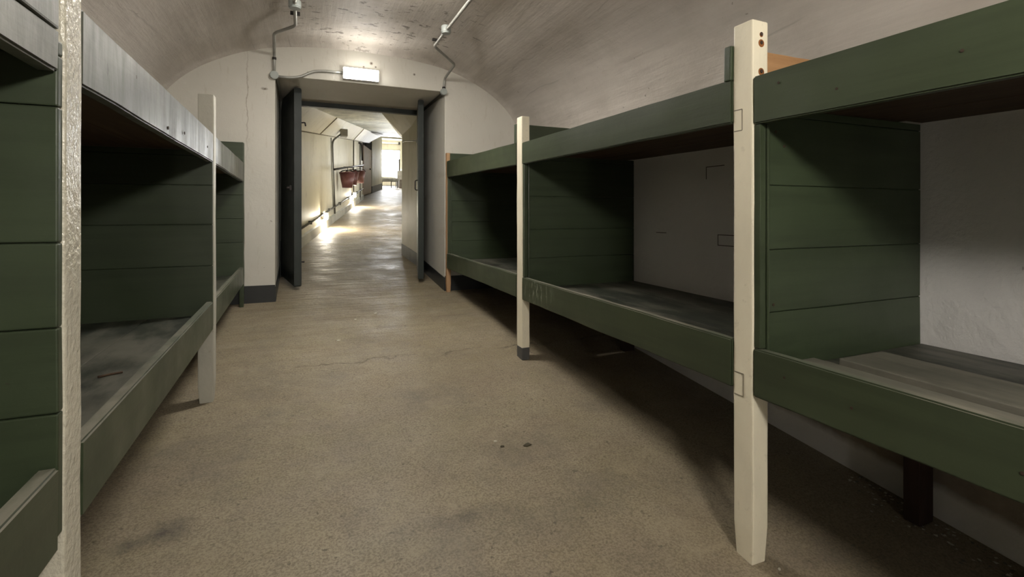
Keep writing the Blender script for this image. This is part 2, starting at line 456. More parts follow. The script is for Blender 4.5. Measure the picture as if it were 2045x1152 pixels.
# floor
bm = nb()
nx, ny = 24, 120
g = [[bm.verts.new((-1.3 + 3.7 * i / nx, -.9 + 7.2 * j / ny, fz(-.9 + 7.2 * j / ny))) for i in range(nx + 1)] for j in range(ny + 1)]
for j in range(ny):
    for i in range(nx): bm.faces.new((g[j][i], g[j][i + 1], g[j + 1][i + 1], g[j + 1][i]))
quad(bm, [(-1.3, 6.3, fz(6.3)), (2.4, 6.3, fz(6.3)), (7.5, 29, fz(29)), (-.5, 29, fz(29))])
struct('floor', bm, FLOOR)

# vault
half = [(0, 1.52), (.25, 1.514), (.47, 1.50), (.77, 1.457), (1.0, 1.388), (1.17, 1.31), (1.3, 1.235), (1.41, 1.15),
        (1.5, 1.06), (1.57, .965), (1.63, .85), (1.67, .73), (1.695, .58), (1.70, .40)]
def prof():
    pts = [(-x, z) for x, z in reversed(half)] + half[1:]
    out = []
    for i in range(len(pts) - 1):
        p0 = pts[max(i - 1, 0)]; p1 = pts[i]; p2 = pts[i + 1]; p3 = pts[min(i + 2, len(pts) - 1)]
        for j in range(4):
            s = j / 4
            out.append(tuple(.5 * (2 * p1[k] + (p2[k] - p0[k]) * s + (2 * p0[k] - 5 * p1[k] + 4 * p2[k] - p3[k]) * s * s + (-p0[k] + 3 * p1[k] - 3 * p2[k] + p3[k]) * s ** 3) for k in (0, 1)))
    out.append(pts[-1]); return out
PR = prof()
bm = nb()
secs = [(4.90, -.02), (4.86, 0), (4.845, .018), (4.82, .034), (4.78, .047), (4.73, .055), (4.66, .06), (4.5, .06)]
y = 4.5
while y > YB - .1: y -= .25; secs.append((y, .06))
rows = []
for (yy, up) in secs:
    row = []
    for (x, z) in PR:
        k = max(0, min(1, (z - .4) / .6))
        a = math.atan2(z - .3, x)
        d = noise.noise(Vector((x * .9, yy * .7, z))) * .008
        row.append(bm.verts.new((XC + x + math.cos(a) * (up * k * .6 + d), yy, H + z + math.sin(a) * (up * k + d))))
    rows.append(row)
for j in range(len(rows) - 1):
    for i in range(len(PR) - 1):
        bm.faces.new((rows[j][i], rows[j][i + 1], rows[j + 1][i + 1], rows[j + 1][i])).smooth = True
struct('ceiling', bm, VAULT)

# side walls behind the bunks
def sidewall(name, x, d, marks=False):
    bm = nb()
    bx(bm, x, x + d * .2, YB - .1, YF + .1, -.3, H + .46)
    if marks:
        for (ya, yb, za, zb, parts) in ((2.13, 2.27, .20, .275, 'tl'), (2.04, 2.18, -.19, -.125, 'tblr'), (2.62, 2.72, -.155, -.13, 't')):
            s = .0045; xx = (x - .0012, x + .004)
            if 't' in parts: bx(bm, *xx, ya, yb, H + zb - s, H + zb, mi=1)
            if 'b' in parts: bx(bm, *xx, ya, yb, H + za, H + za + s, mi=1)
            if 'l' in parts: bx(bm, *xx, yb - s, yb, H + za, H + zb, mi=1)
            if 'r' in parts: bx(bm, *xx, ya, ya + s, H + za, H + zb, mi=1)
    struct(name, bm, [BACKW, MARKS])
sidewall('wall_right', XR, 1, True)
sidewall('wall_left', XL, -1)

# front wall with the deep doorway, back wall with its own doorway
def endwall(name, y0, y1, zl):
    bm = nb()
    bx(bm, XL - .3, DL, y0, y1, fz(y0) - .3, H + 2.0, .006)
    bx(bm, DR, XR + .3, y0, y1, fz(y0) - .3, H + 2.0, .006)
    bx(bm, DL - .003, DR + .003, y0, y1, zl, H + 2.0, .006)
    return struct(name, bm, WALLW)
SOF = H + 1.219
endwall('wall_front', YF, YJ, SOF)
endwall('wall_back', YB - .5, YB, fz(YB) + 2.0)
# passage behind the camera, seen only as light through the doorway
bm = nb()
quad(bm, [(DL, YB - .5, -.6), (DL, -3.6, -.6), (DL, -3.6, 2.2), (DL, YB - .5, 2.2)])
quad(bm, [(DR, YB - .5, -.6), (DR, -3.6, -.6), (DR, -3.6, 2.2), (DR, YB - .5, 2.2)])
quad(bm, [(DL, -3.6, -.6), (DR, -3.6, -.6), (DR, -3.6, 2.2), (DL, -3.6, 2.2)])
struct('wall_passage', bm, WALLW)
bm = nb(); quad(bm, [(DL, YB - .49, 1.93), (DR, YB - .49, 1.93), (DR, -3.6, 1.7), (DL, -3.6, 1.7)]); struct('ceiling_passage', bm, WALLW)
bm = nb(); quad(bm, [(DL, -.89, fz(-.89)), (DR, -.89, fz(-.89)), (DR, -3.6, fz(-3.6)), (DL, -3.6, fz(-3.6))]); struct('floor_passage', bm, FLOOR)

# black painted skirting
def skirt(name, segs, mat=SKIRT):
    bm = nb()
    for (xa, ya, xb, yb, h) in segs:
        dx, dy = xb - xa, yb - ya; L = math.hypot(dx, dy); nx_, ny_ = dy / L * .006, -dx / L * .006
        n = max(1, int(L / .2))
        pts = [(xa + dx * i / n, ya + dy * i / n) for i in range(n + 1)]
        lo, hi = [], []
        for s in (0, 1):
            lo.append([bm.verts.new((px + nx_ * s, py + ny_ * s, fz(py) - .02)) for px, py in pts])
            hi.append([bm.verts.new((px + nx_ * s, py + ny_ * s, fz(py) + h + noise.noise(Vector((px * 6, py * 6, 1))) * .006)) for px, py in pts])
        for i in range(n):
            bm.faces.new((lo[1][i], lo[1][i + 1], hi[1][i + 1], hi[1][i]))
            bm.faces.new((hi[0][i], hi[0][i + 1], hi[1][i + 1], hi[1][i]))
            bm.faces.new((lo[0][i], lo[0][i + 1], hi[0][i + 1], hi[0][i]))
        for i in (0, n): bm.faces.new((lo[0][i], lo[1][i], hi[1][i], hi[0][i]))
    return struct(name, bm, mat)
skirt('baseboard_front', [(XL, YF, DL, YF, .15), (DL, YF, DL, YJ, .13), (DR, YF, XR, YF, .15)])
skirt('baseboard_jamb', [(DR, YJ, DR, YF, .135)])

# corridor
ys = [YJ, 6.4, 6.9, 8, 9.2, 10.5, 12, 13.5, 15, 16.4, 17.4]
def strip(name, L, R, mat, ylist):
    bm = nb(); prev = None
    for yv in ylist:
        cur = (bm.verts.new(L(yv)), bm.verts.new(R(yv)))
        if prev: bm.faces.new((prev[0], prev[1], cur[1], cur[0]))
        prev = cur
    return struct(name, bm, mat)
strip('wall_corridor_left', lambda v: (cl(v), v, fz(v) - .05), lambda v: (cl(v), v, wtop(v)), CORRW, ys)
strip('wall_corridor_right', lambda v: (cr(v), v, fz(v) - .05), lambda v: (cr(v), v, wtop(v) + max(0, 6.9 - v) * .35), CORRW, [YJ, 6.4, 6.9, 12, 18, 24.5])
def rk_(v): return min(1, max(.02, (v - YJ) / .9))
# ceiling of the corridor: two chamfers and a flat
bm = nb(); prev = None
for v in ys + [20.6, 24.5]:
    row = [bm.verts.new(p) for p in ((cl(v), v, wtop(v)), (cl(v) + .29, v, ctop(v)), (cr(v) - .29 * rk_(v), v, max(ctop(v), SOF + .04)), (cr(v), v, wtop(v) * rk_(v) + (SOF + .02) * (1 - rk_(v))))]
    if prev:
        for i in range(3):
            f = bm.faces.new((prev[i], prev[i + 1], row[i + 1], row[i])); f.material_index = 1 if i == 1 else 0
    prev = row
struct('ceiling_corridor', bm, [CORRW, CORRC])
# panel joints of the corridor lining
bm = nb()
for v in (9.35, 14.6):
    for (p, q) in (((cl(v) + .002, v, fz(v) + .25), (cl(v) + .002, v, wtop(v))), ((cl(v) + .004, v, wtop(v) - .003), (cl(v) + .292, v, ctop(v) - .004))):
        if v < 10 and q[2] > wtop(v): tube(bm, [p, q], .012, 6)
        elif v > 10: tube(bm, [p, q], .012, 6)
tube(bm, [(cl(6) + .003, 6, wtop(6)), (cl(17.3) + .003, 17.3, wtop(17.3))], .009, 6)
struct('trim_2', bm, JOINT)
# grey plinth along the left wall
bm = nb(); prev = None
for v in [YJ + .01] + [6 + .38 * i for i in range(31)]:
    d = noise.noise(Vector((v * 1.7, 0, 0))) * .012
    row = [bm.verts.new(p) for p in ((cl(v) - .01, v, fz(v) - .02), (cl(v) + .045 + d, v, fz(v) - .02), (cl(v) + .035 + d, v, fz(v) + .14 + d), (cl(v) - .01, v, fz(v) + .155 + d))]
    if prev:
        for i in range(3): bm.faces.new((prev[i], prev[i + 1], row[i + 1], row[i]))
    else: bm.faces.new(row)
    prev = row
bm.faces.new(list(reversed(prev)))
struct('baseboard_corridor_left', bm, PLINTH)
skirt('baseboard_corridor_right', [(1.352, YJ, 1.29, 6.9, -.155)][:0] or [(1.29, 6.9, 1.35, YJ, .155)], SKIRTG)
# recess with the side door, then the wall goes on
bm = nb()
quad(bm, [(cl(17.4), 17.4, fz(17) - .1), (1.55, 17.7, fz(17) - .1), (1.55, 17.7, 4.4), (cl(17.4), 17.4, 4.4)])
quad(bm, [(1.55, 17.7, fz(17) - .1), (2.1, 20.75, fz(20) - .1), (2.1, 20.75, 4.8), (1.55, 17.7, 4.8)])
quad(bm, [(2.1, 20.75, fz(20) - .1), (2.654, 20.6, fz(20) - .1), (2.654, 20.6, 4.8), (2.1, 20.75, 4.8)])
quad(bm, [(2.654, 20.6, fz(20) - .1), (3.516, 23.75, fz(23) - .1), (3.516, 23.75, 5.2), (2.654, 20.6, 5.2)])
quad(bm, [(3.516, 23.75, fz(23) - .1), (2.6, 24.0, fz(23) - .1), (2.6, 24.0, 5.4), (3.516, 23.75, 5.4)])
struct('wall_recess', bm, CORRW)
bm = nb()
quad(bm, [(1.55, 17.4, ctop(17.4) - .02), (2.4, 17.4, ctop(17.4) - .02), (3.2, 20.8, ctop(20.8) - .03), (1.55, 20.8, ctop(20.8) - .03)])
struct('ceiling_recess', bm, CORRW)
skirt('baseboard_recess', [(2.654, 20.6, 3.516, 23.75, .28), (2.3, 20.69, 2.654, 20.6, .28)], SKIRT)
# beam, end room and window
bm = nb(); bx(bm, 2.4, 5.6, 24.3, 24.75, H + 3.58, H + 4.3, .01); struct('trim_3', bm, CORRW)
bm = nb()
W0, W1, WZ0, WZ1 = 4.05, 5.12, H + 1.99, H + 3.50
for (a, b, c, d) in ((2.4, W0, 1.2, 6.2), (W1, 7.4, 1.2, 6.2), (W0 - .01, W1 + .01, 1.2, WZ0), (W0 - .01, W1 + .01, WZ1, 6.2)):
    bx(bm, a, b, 28, 28.3, c, d)
struct('wall_far', bm, CORRW)
bm = nb()
quad(bm, [(2.45, 23.9, 2), (2.45, 28, 2), (2.45, 28, 6), (2.45, 23.9, 6)])
quad(bm, [(7.2, 24, 2), (7.2, 28, 2), (7.2, 28, 6), (7.2, 24, 6)])
quad(bm, [(cr(24.5), 24.5, 2), (7.2, 24.5, 2), (7.2, 24.5, 6), (cr(24.5), 24.5, 6)])
struct('wall_end_room', bm, CORRW)
bm = nb(); quad(bm, [(2.4, 24.3, H + 4.12), (7.3, 24.3, H + 4.12), (7.3, 28.2, H + 4.3), (2.4, 28.2, H + 4.3)]); struct('ceiling_end_room', bm, CORRW)
wn = struct('window_1', (lambda b: (bx(b, W0, W1, 28.12, 28.14, WZ0, WZ1), b)[1])(nb()), DAYL)
fr = nb()
for (a, b, c, d) in ((W0, W1, WZ1 - .03, WZ1 + .03), (W0, W1, WZ0 - .03, WZ0 + .02), (W0 - .03, W0 + .02, WZ0, WZ1), (W1 - .02, W1 + .03, WZ0, WZ1)):
    bx(fr, a, b, 27.97, 28.1, c, d)
obj('window_frame', fr, DIRTYW, wn)

bm = nb(); T_ = Vector((1 / K, 1, 0)); n_ = Vector((-1, 1 / K, 0)).normalized() * .02
for (v0, v1) in ((10.0, 12.0), (14.0, 16.0)):
    quad(bm, [(cr(v0) + n_.x, v0 + n_.y, fz(v0) + .75), (cr(v1) + n_.x, v1 + n_.y, fz(v1) + .75), (cr(v1) + n_.x, v1 + n_.y, fz(v1) + 1.5), (cr(v0) + n_.x, v0 + n_.y, fz(v0) + 1.5)])
struct('side_fill_panes', bm, m_emit('side_fill_glow', (.95, .98, 1.0), .5))  # glowing panes added out of sight round the bend to brighten the corridor

# ---------------------------------------------------------------- doorway: frame and leaves
bm = nb()
bx(bm, DL, DR, 5.87, 5.945, SOF - .05, SOF + .004, .004)
bx(bm, DL - .002, DL + .045, 5.87, 5.945, fz(5.9) - .02, SOF - .05, .004)
bx(bm, DR - .045, DR + .002, 5.87, 5.945, fz(5.9) - .02, SOF - .05, .004)
struct('trim_1', bm, DOORG)

def leaf(name, hinge, free, th, side, z0f, z0h, z1):
    """door leaf standing open; hinge/free are the ends of its left face, th its thickness to the right"""
    h = Vector((*hinge, 0)); f = Vector((*free, 0)); d = (h - f).normalized(); n = Vector((d.y, -d.x, 0)) * th
    bm = nb()
    N = 8
    for i in range(N):
        pass
    def P(s, t, z): p = f.lerp(h, s) + n * t; return bm.verts.new((p.x, p.y, z))
    lo = [P(0, 0, z0f), P(0, 1, z0f), P(1, 1, z0h), P(1, 0, z0h)]
    hi = [P(0, 0, z1), P(0, 1, z1), P(1, 1, z1), P(1, 0, z1)]
    bm.faces.new(lo); bm.faces.new(list(reversed(hi)))
    for i in range(4): bm.faces.new((lo[i], lo[(i + 1) % 4], hi[(i + 1) % 4], hi[i]))
    bmesh.ops.bevel(bm, geom=list(bm.edges), offset=.005, segments=2, affect='EDGES')
    # ledges on the right face
    o = struct(name, bm, DOORG)
    return o, f, h, n, d
d1, f, h, n, d = leaf('door_1', (-.196, 5.86), (-.056, 5.20), .066, 1, H - .712, H - .668, H + 1.205)
for z in (-.45, .35, 1.0):
    b = nb(); c = h + Vector((0, 0, H + z)); cyl(b, (c.x + .004, c.y + .012, c.z - .06), (0, 0, 1), .011, .12, 12)
    obj('hinge', b, DMETAL, d1)
b = nb(); p = f + n + d * .06
tube(b, [(p.x - .005, p.y, H + .88), (p.x + .045, p.y - .005, H + .885), (p.x + .05, p.y - .02, H + .85)], .007, 8, .01); obj('hook', b, DMETAL, d1)
b = nb(); tube(b, [(p.x - .005, p.y, H - .48), (p.x + .04, p.y - .01, H - .48)], .007, 8); obj('bolt', b, DMETAL, d1)
b = nb(); p = f + d * .12; bx(b, p.x - .018, p.x + .004, p.y - .02, p.y + .02, H + .22, H + .27, .004); cyl(b, (p.x - .012, p.y, H + .245), (-1, 0, 0), .016, .03, 14, .004); obj('knob', b, DMETAL, d1)
b = nb(); q = f + n * .5; bx(b, q.x - .034, q.x + .034, q.y - .012, q.y + .004, H - .70, H + 1.19, .003); obj('edge_strip', b, DOORG, d1)
d2, f, h, n, d = leaf('door_2', (1.272, 5.86), (1.152, 5.25), .058, -1, H - .708, H - .668, H + 1.205)
for z in (-.45, .35, 1.0):
    b = nb(); c = h + n + Vector((0, 0, H + z)); cyl(b, (c.x + .002, c.y + .012, c.z - .06), (0, 0, 1), .011, .12, 12)
    obj('hinge', b, DMETAL, d2)
b = nb(); p = f + d * .10
tube(b, [(p.x + .004, p.y, H + .355), (p.x - .028, p.y, H + .35), (p.x - .028, p.y + .005, H + .25), (p.x + .004, p.y + .005, H + .245)], .006, 8, .015); obj('handle', b, DMETAL, d2)
b = nb(); q = f + n * .5; bx(b, q.x - .03, q.x + .03, q.y - .012, q.y + .004, H - .70, H + 1.19, .003); obj('edge_strip', b, DOORG, d2)

# ================================================================ BUNKS
def plankset(bm, axis, x0, x1, y0, y1, z0, z1, seams, bev=.003, jit=.0012):
    """planks side by side; seams lists the boundaries along axis"""
    if axis == 'z': bx(bm, x0 + .004 * (1 if x1 > x0 else -1), x1, y0 + .007, y1 - .004, seams[0] + .004, seams[-1] - .004)
    else: bx(bm, min(seams) + .004, max(seams) - .004, y0 + .004, y1 - .004, z0 + .006, z1 - .006)
    for a, b in zip(seams[:-1], seams[1:]):
        if axis == 'z': bx(bm, x0, x1, y0, y1, a + .0012, b - .0012, bev, 6, jit)
        else: bx(bm, a + .0012, b - .0012, y0, y1, z0, z1, bev, 8, jit)

def bunk(side, y0, y1, xa0, xa1, xw, zu, zl, post, label, end=False, head=False, uboard=GREEN, lboard=GREEN,
         pm=CREAM, seams=None, ptop=.635, hz=(.43, .565)):
    """one bay of the bunks: y0..y1 clear length, xa aisle face at both ends, zu/zl=(bottom, top) of the upper/lower board at (near, far)"""
    s = side
    r = thing('bunk_bed', label, 'bunk bed', ((xa1 + xw) / 2, (y0 + y1) / 2, fz((y0 + y1) / 2)), 'bunk beds along both walls')
    xa = xa1
    ye = y1 - (.024 if s < 0 else .002)
    def board(nm, zz, mat):
        bm = nb(); (b0, t0), (b1, t1) = zz
        bx(bm, 0, .032 * s, 0, 1, 0, 1, 0, 14)
        vs = bm.verts
        for v in vs:
            k = v.co.y; yy = y0 + .002 + (ye - .002 - y0) * k
            zb = b0 + (b1 - b0) * k; zt = t0 + (t1 - t0) * k
            jj = noise.noise(Vector((yy * 3.1, v.co.z * 9, s))) * .003
            v.co = Vector((xa0 + (xa1 - xa0) * k + v.co.x + jj * .6, yy, H + zb + (zt - zb) * v.co.z + jj))
        es = [e for e in bm.edges if e.calc_face_angle(0) > .5]
        bmesh.ops.bevel(bm, geom=es, offset=.0045, segments=2, affect='EDGES')
        bm.normal_update()
        for f in bm.faces:
            if f.normal.z > .3 and nm == 'lower_board': f.material_index = 2 if f.normal.x * s < -.2 else 1
        return obj(nm, bm, [mat, WORN, ARRIS], r)
    ub = board('upper_board', zu, uboard); lb = board('lower_board', zl, lboard)
    # decks
    dz0 = zl[0][1] - .075; dz1 = zl[1][1] - .068
    xin = max(xa0, xa1) if s > 0 else min(xa0, xa1)
    def deck(nm, zn, zf, mat, thick=.024):
        bm = nb(); xs = [xin + .033 * s, xin + .033 * s + (xw - xin - .033 * s) * .34, xin + .033 * s + (xw - xin - .033 * s) * .67, xw - .004 * s]
        if s < 0: xs = xs[::-1]
        plankset(bm, 'x', 0, 0, y0 - ((.104 if nm == 'upper_deck' else .07) if y0 > 0 else 0), y1 - .026, 0, thick, xs)
        for v in bm.verts:
            k = (v.co.y - y0) / (y1 - y0); v.co.z += H + zn + (zf - zn) * k - thick
        return obj(nm, bm, mat, r)
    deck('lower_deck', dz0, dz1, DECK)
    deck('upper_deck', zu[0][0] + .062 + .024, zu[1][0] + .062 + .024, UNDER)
    # bearers under the upper deck at the wall
    bm = nb(); bx(bm, xw - .005 * s, xw - .035 * s, y0, y1 - .03, H + zl[0][1] - .16, H + zl[0][1] - .105, .003, 6, .001); obj('bearer', bm, UNDER, r)
    # partition of horizontal planks at the far end
    ztop = H + (.595 if end else zu[1][0] + .058)
    zbot = H + dz1 - .06
    sm = [zbot] + [H + q for q in (seams or (-.325, -.12, .09))] + [H + zu[1][0] + .03] + ([ztop] if end else [ztop])
    bm = nb(); px = xa + (.034 if s > 0 else .003) * s
    plankset(bm, 'z', px, xw - .003 * s, y1 - .022, y1 - .001, 0, 0, sm)
    part = obj('partition', bm, GREENX, r)
    # batten closing the front edge of the partition between the two boards
    if s > 0:
        bm = nb(); bx(bm, xa + .006 * s, xa + .033 * s, y1 - .024, y1 - .001, H + zl[1][1] + .002, H + zu[1][0] - .002, .003, 8, .001)
        bx(bm, xa + .033 * s, xa + .043 * s, y1 - .031, y1 - .022, H + zl[1][1] - .02, H + zu[1][0] + .0, .004, 8, .001)
        obj('batten', bm, GREEN, r)
    # posts
    (pw, pd, pz1, pmat) = post
    if pmat:
        bm = nb()
        bx(bm, xa, xa + pw * s, y1, y1 + pd, fz(y1) - .004, H + pz1, .006, 14, .0022)
        zb = fz(y1)
        for v in bm.verts:                     # foot worn to a blunt point
            if v.co.z < zb + .06: 
                k = 1 - max(0, (v.co.z - zb)) / .06
                v.co.x += (xa + pw * s / 2 - v.co.x) * .18 * k; v.co.y += (y1 + pd / 2 - v.co.y) * .18 * k
        po = obj('post', bm, pmat, r)
    else: po = None
    # rear leg by the wall
    bm = nb(); bx(bm, xw - .13 * s, xw - .045 * s, y1 - .085, y1 - .03, fz(y1) - .005, H + dz1 - .024, .003, 6, .001); obj('rear_leg', bm, DARKWOOD, r)
    if head:
        bm = nb(); xs = xa0 - .004 * s
        bx(bm, xs, xw - .30 * s, y0 + .001, y0 + .03, H + hz[0], H + hz[1], .004, 10, .002, 0)
        for f_ in bm.faces:
            if abs(f_.normal.y) > .8 and f_.calc_center_median().y < y0 + .012 and min(v.co.x for v in f_.verts) > xs + .02: f_.material_index = 1 if head == 'bare' else 0
        hb = obj('headboard', bm, [GREENX, BARE], r)
        if head == 'bare': hb['label'] = 'headboard plank, green with a bare wood back'
    return r, po, ub, lb, part

def nail(parent, p, ax, rad=.006, mat=RUSTD, stain=True):
    b = nb(); p = Vector(p); ax = Vector(ax)
    cyl(b, p, ax, rad, .0022, 14, .0008)
    o = obj('nail', b, mat, parent)
    return o

# ---- right-hand row, from the camera to the far wall
YRn, YRm, YRe = 1.176, 2.985, 4.80
rn = bunk(1, YB + .012, YRn, 1.352, 1.352, XR, ((.272, .444), (.288, .442)), ((-.590, -.430), (-.596, -.440)), (.072, .078, .632, CREAM),
          'green bunk bed nearest on the right, with loose planks lying on its lower deck', seams=(-.325, -.12, .09))
rm = bunk(1, YRn + .078, YRm, 1.345, 1.345, XR, ((.305, .452), (.321, .464)), ((-.59, -.428), (-.573, -.424)), (.056, .085, .641, CREAM),
          'green bunk bed in the middle of the right-hand row, between the two cream posts', head='bare', seams=(-.3, -.11, .11), hz=(.45, .568))
re_ = bunk(1, YRm + .085, YRe, 1.342, 1.340, XR, ((.325, .475), (.352, .515)), ((-.57, -.415), (-.553, -.402)), (.045, .045, .60, BAREZ),
           'farthest green bunk bed on the right, ending in a bare wood post', end=True, head='green', seams=(-.28, -.09, .12), hz=(.47, .60))
# left-hand row
YLn, YLm, YLe = 1.158, 2.952, 4.74
ln = bunk(-1, YB + .012, YLn, -.395, -.397, XL, ((.255, .325), (.253, .325)), ((-.61, -.46), (-.603, -.455)), (.05, .076, .76, CREAMG),
          'green bunk bed nearest on the left, with a tall glossy white post', uboard=GREENL, seams=(-.36, -.206, -.053, .19))
lm = bunk(-1, YLn + .076, YLm, -.397, -.410, XL, ((.2525, .404), (.259, .406)), ((-.603, -.453), (-.597, -.452)), (.072, .074, .61, DIRTYW),
          'middle green bunk bed of the left-hand row, with a dark splinter on it', uboard=GREENL, seams=(-.27, -.06, .14))
le = bunk(-1, YLm + .074, YLe, -.412, -.440, XL, ((.259, .406), (.262, .425)), ((-.597, -.452), (-.60, -.455)), (.036, .05, .595, GREEN),
          'green bunk bed at the far end of the left-hand row, ending in a green post', end=True, uboard=GREENL, seams=(-.25, -.05, .15))

# the near left bunk carries a second plank above its upper board
bm = nb(); bx(bm, -.396, -.43, YB + .014, YLn - .026, H + .3275, H + .60, .004, 10, .002); obj('guard_board', bm, GREENL, ln[0])
# nails, joints and painted feet
for (z, st) in ((.585, .008), (.557, .013), (.463, .013)):
    b = nb(); cyl(b, (1.392, YRn + .0005, H + z), (0, -1, 0), st, .0008, 14); s_ = obj('rust_stain', b, RUST, rn[1])
    nail(rn[1], (1.392, YRn - .0004, H + z + .002), (0, -1, 0), .0065)
def joint(parent, x, ya, yb, za, zb, far):
    b = nb(); e = .0016
    xx = (x - .0013, x + .003)
    for zz in (za, zb): bx(b, *xx, ya, yb, H + zz - e, H + zz + e)
    yy = ya if far else yb
    bx(b, *xx, yy - e, yy + e, H + za, H + zb)
    obj('joint_line', b, JOINT, parent)
joint(rn[1], 1.352, YRn + .04, YRn + .073, .275, .345, True)
joint(rn[1], 1.352, YRn + .035, YRn + .073, -.61, -.535, True)
b = nb(); bx(b, 1.344, 1.402, YRm - .0015, YRm + .0865, fz(YRm) - .002, fz(YRm) + .082, .006, 4, .0015)
for v in b.verts:
    if v.co.z < fz(YRm) + .03:
        v.co.x += (1.373 - v.co.x) * .05
a = obj('painted_foot', b, GREYFOOT, rm[1]); a['label'] = 'dark grey painted foot'
for (x, z) in ((-.60, -.115), (-.595, -.185), (-.60, -.285), (-.585, -.385), (-.66, .16)):
    nail(ln[4], (x, YLn - .022, H + z), (0, -1, 0), .008)
for (yy, z) in ((2.2, .30), (1.6, .36), (2.7, .31), (1.95, .28)):
    nail(lm[2], (-.402, yy, H + z), (1, 0, 0), .006)
for (x, z) in ((1.47, .22), (1.43, .265), (1.42, -.3)):
    nail(rn[4], (x, YRn - .022, H + z), (0, -1, 0), .005)
for (yy, z) in ((.52, -.53), (.86, -.52), (1.06, -.5), (.62, .36), (.9, .34), (1.08, .40)):
    nail(rn[3] if z < 0 else rn[2], (1.352, yy, H + z), (-1, 0, 0), .004)

# loose planks on the near right bunk, stick on the left one
dkz = H - .52
dkz = H - .507
b = nb()
bx(b, 1.526, 1.775, .05, 1.035, dkz + .001, dkz + .025, .003, 10, .0015)
tag(obj('plank', b, UNDER, None, (1.63, .55, dkz)), 'dark brown loose plank lying under the worn grey plank on the near right bunk', 'plank', 'loose planks')
b = nb()
bx(b, 1.55, 1.765, -.02, 1.026, dkz + .027, dkz + .052, .004, 10, .002)
tag(obj('plank', b, LOOSE, None, (1.67, .5, dkz + .028)), 'wide worn grey-green plank lying on top of the near right bunk deck', 'plank', 'loose planks')
b = nb(); bx(b, 1.387, 1.462, -.2, 1.045, dkz + .001, dkz + .060, .004, 10, .0015)
tag(obj('plank', b, LOOSE, None, (1.42, .5, dkz)), 'narrow scuffed plank tucked behind the front board of the near right bunk', 'plank', 'loose planks')
b = nb(); sx, sy = -.565, 1.98; sz = H - .525
tube(b, [(sx - .025, sy - .02, sz + .005), (sx - .005, sy, sz + .004), (sx + .03, sy + .012, sz + .005)], .0035, 7, .02)
tag(obj('stick', b, UNDER, None, (sx, sy, sz)), 'thin dark splinter of wood lying on the left middle bunk deck', 'stick')

# ================================================================ LAMPS, CONDUITS
def bulkhead(y, x0, x1, z0, z1, s, mat, label):
    """flat bulkhead lamp on an end wall; s = direction it faces (-1 towards the back)"""
    r = thing('bulkhead_lamp', label, 'lamp', ((x0 + x1) / 2, y, (z0 + z1) / 2), 'bulkhead lamps over the doorways')
    b = nb(); bx(b, x0, x1, y, y + s * .052, z0, z1, .006); obj('housing', b, WHITEP, r)
    b = nb()
    bx(b, x0 + .008, x1 - .008, y + s * .0525, y + s * .070, z0 + .006, z1 - .006, .008)
    df = obj('diffuser', b, mat, r); df['label'] = 'glowing white diffuser'
    for fx in (x0 + .02, x1 - .02):
        for fz_ in (z0 + .017, z1 - .017):
            b = nb(); cyl(b, (fx, y + s * .0695, fz_), (0, s, 0), .006, .004, 10, .001); obj('screw', b, STEEL, r)
    return r
bulkhead(YF, .36, .685, H + 1.238, H + 1.348, -1, LAMP1, 'lit white bulkhead lamp on the wall above the far doorway')
bulkhead(YB, .36, .685, fz(YB) + 2.03, fz(YB) + 2.14, 1, LAMP2, 'lit white bulkhead lamp above the doorway behind the camera')

bulkhead(-3.6, -.15, .175, H - .12, H - .01, 1, FILL_PASS_MAT, 'added fill lamp at the end of the unseen passage behind the camera')  # added out of view to brighten the room from behind

PR_ = .0125
def clip(parent, p, ax):
    b = nb(); cyl(b, Vector(p) - Vector(ax) * .012, ax, .017, .024, 16, .003); obj('coupling', b, DMETAL, parent)
def rbox(parent, p, ax, r=.036, h=.036):
    b = nb(); cyl(b, p, ax, r, h, 28, .004); jb = obj('junction_box', b, BOXG, parent)
    b = nb(); cyl(b, Vector(p) + Vector(ax) * h, ax, r * .93, .006, 28, .002); obj('lid', b, BOXG, jb)
cm = thing('added_ceiling_light', 'added fill light under the crown of the vault, out of view', 'lamp', (.53, 3.35, H + 1.57))  # unseen light, added to lift the middle of the room
b = nb(); bx(b, .28, .78, 3.28, 3.42, H + 1.515, H + 1.60, .006); obj('housing', b, WHITEP, cm)
b = nb(); bx(b, .287, .773, 3.287, 3.413, H + 1.506, H + 1.514, .003); obj('diffuser', b, FILL_MID_MAT, cm)
# left run: jamb - round box - up the wall - along the vault
cL = thing('conduit', 'grey conduit left of the lamp, rising from a round box to the vault', 'conduit', (-.212, YF, H + 1.21), 'electrical conduits')
b = nb()
tube(b, [(-.212, YF - .022, H + 1.22), (-.212, YF - .022, H + 1.40), (-.195, 4.43, H + 1.45), (-.036, 4.27, H + 1.475), (-.036, YB + .05, H + 1.475)], PR_, 12, .045)
obj('pipe', b, STEEL, cL)
b = nb()
tube(b, [(-.19, YF - .018, H + 1.205), (-.08, YF - .016, H + 1.205), (.0, YF - .016, H + 1.222), (.11, YF - .016, H + 1.286), (.20, YF - .016, H + 1.296), (.362, YF - .016, H + 1.30)], PR_ * .95, 12, .05)
obj('pipe', b, STEEL, cL)
b = nb()
tube(b, [(-.19, YF - .016, H + 1.20), (-.188, YF + .02, H + 1.20), (-.185, YJ - .15, H + 1.19), (-.185, YJ - .1, H + 1.1), (-.185, YJ - .1, H - .3)], PR_, 12, .04)
obj('pipe', b, STEEL, cL)
rbox(cL, (-.212, YF, H + 1.213), (0, -1, 0))
for (p, ax) in (((-.212, YF - .022, H + 1.36), (0, 0, 1)), ((-.036, 2.0, H + 1.475), (0, 1, 0))): clip(cL, p, ax)
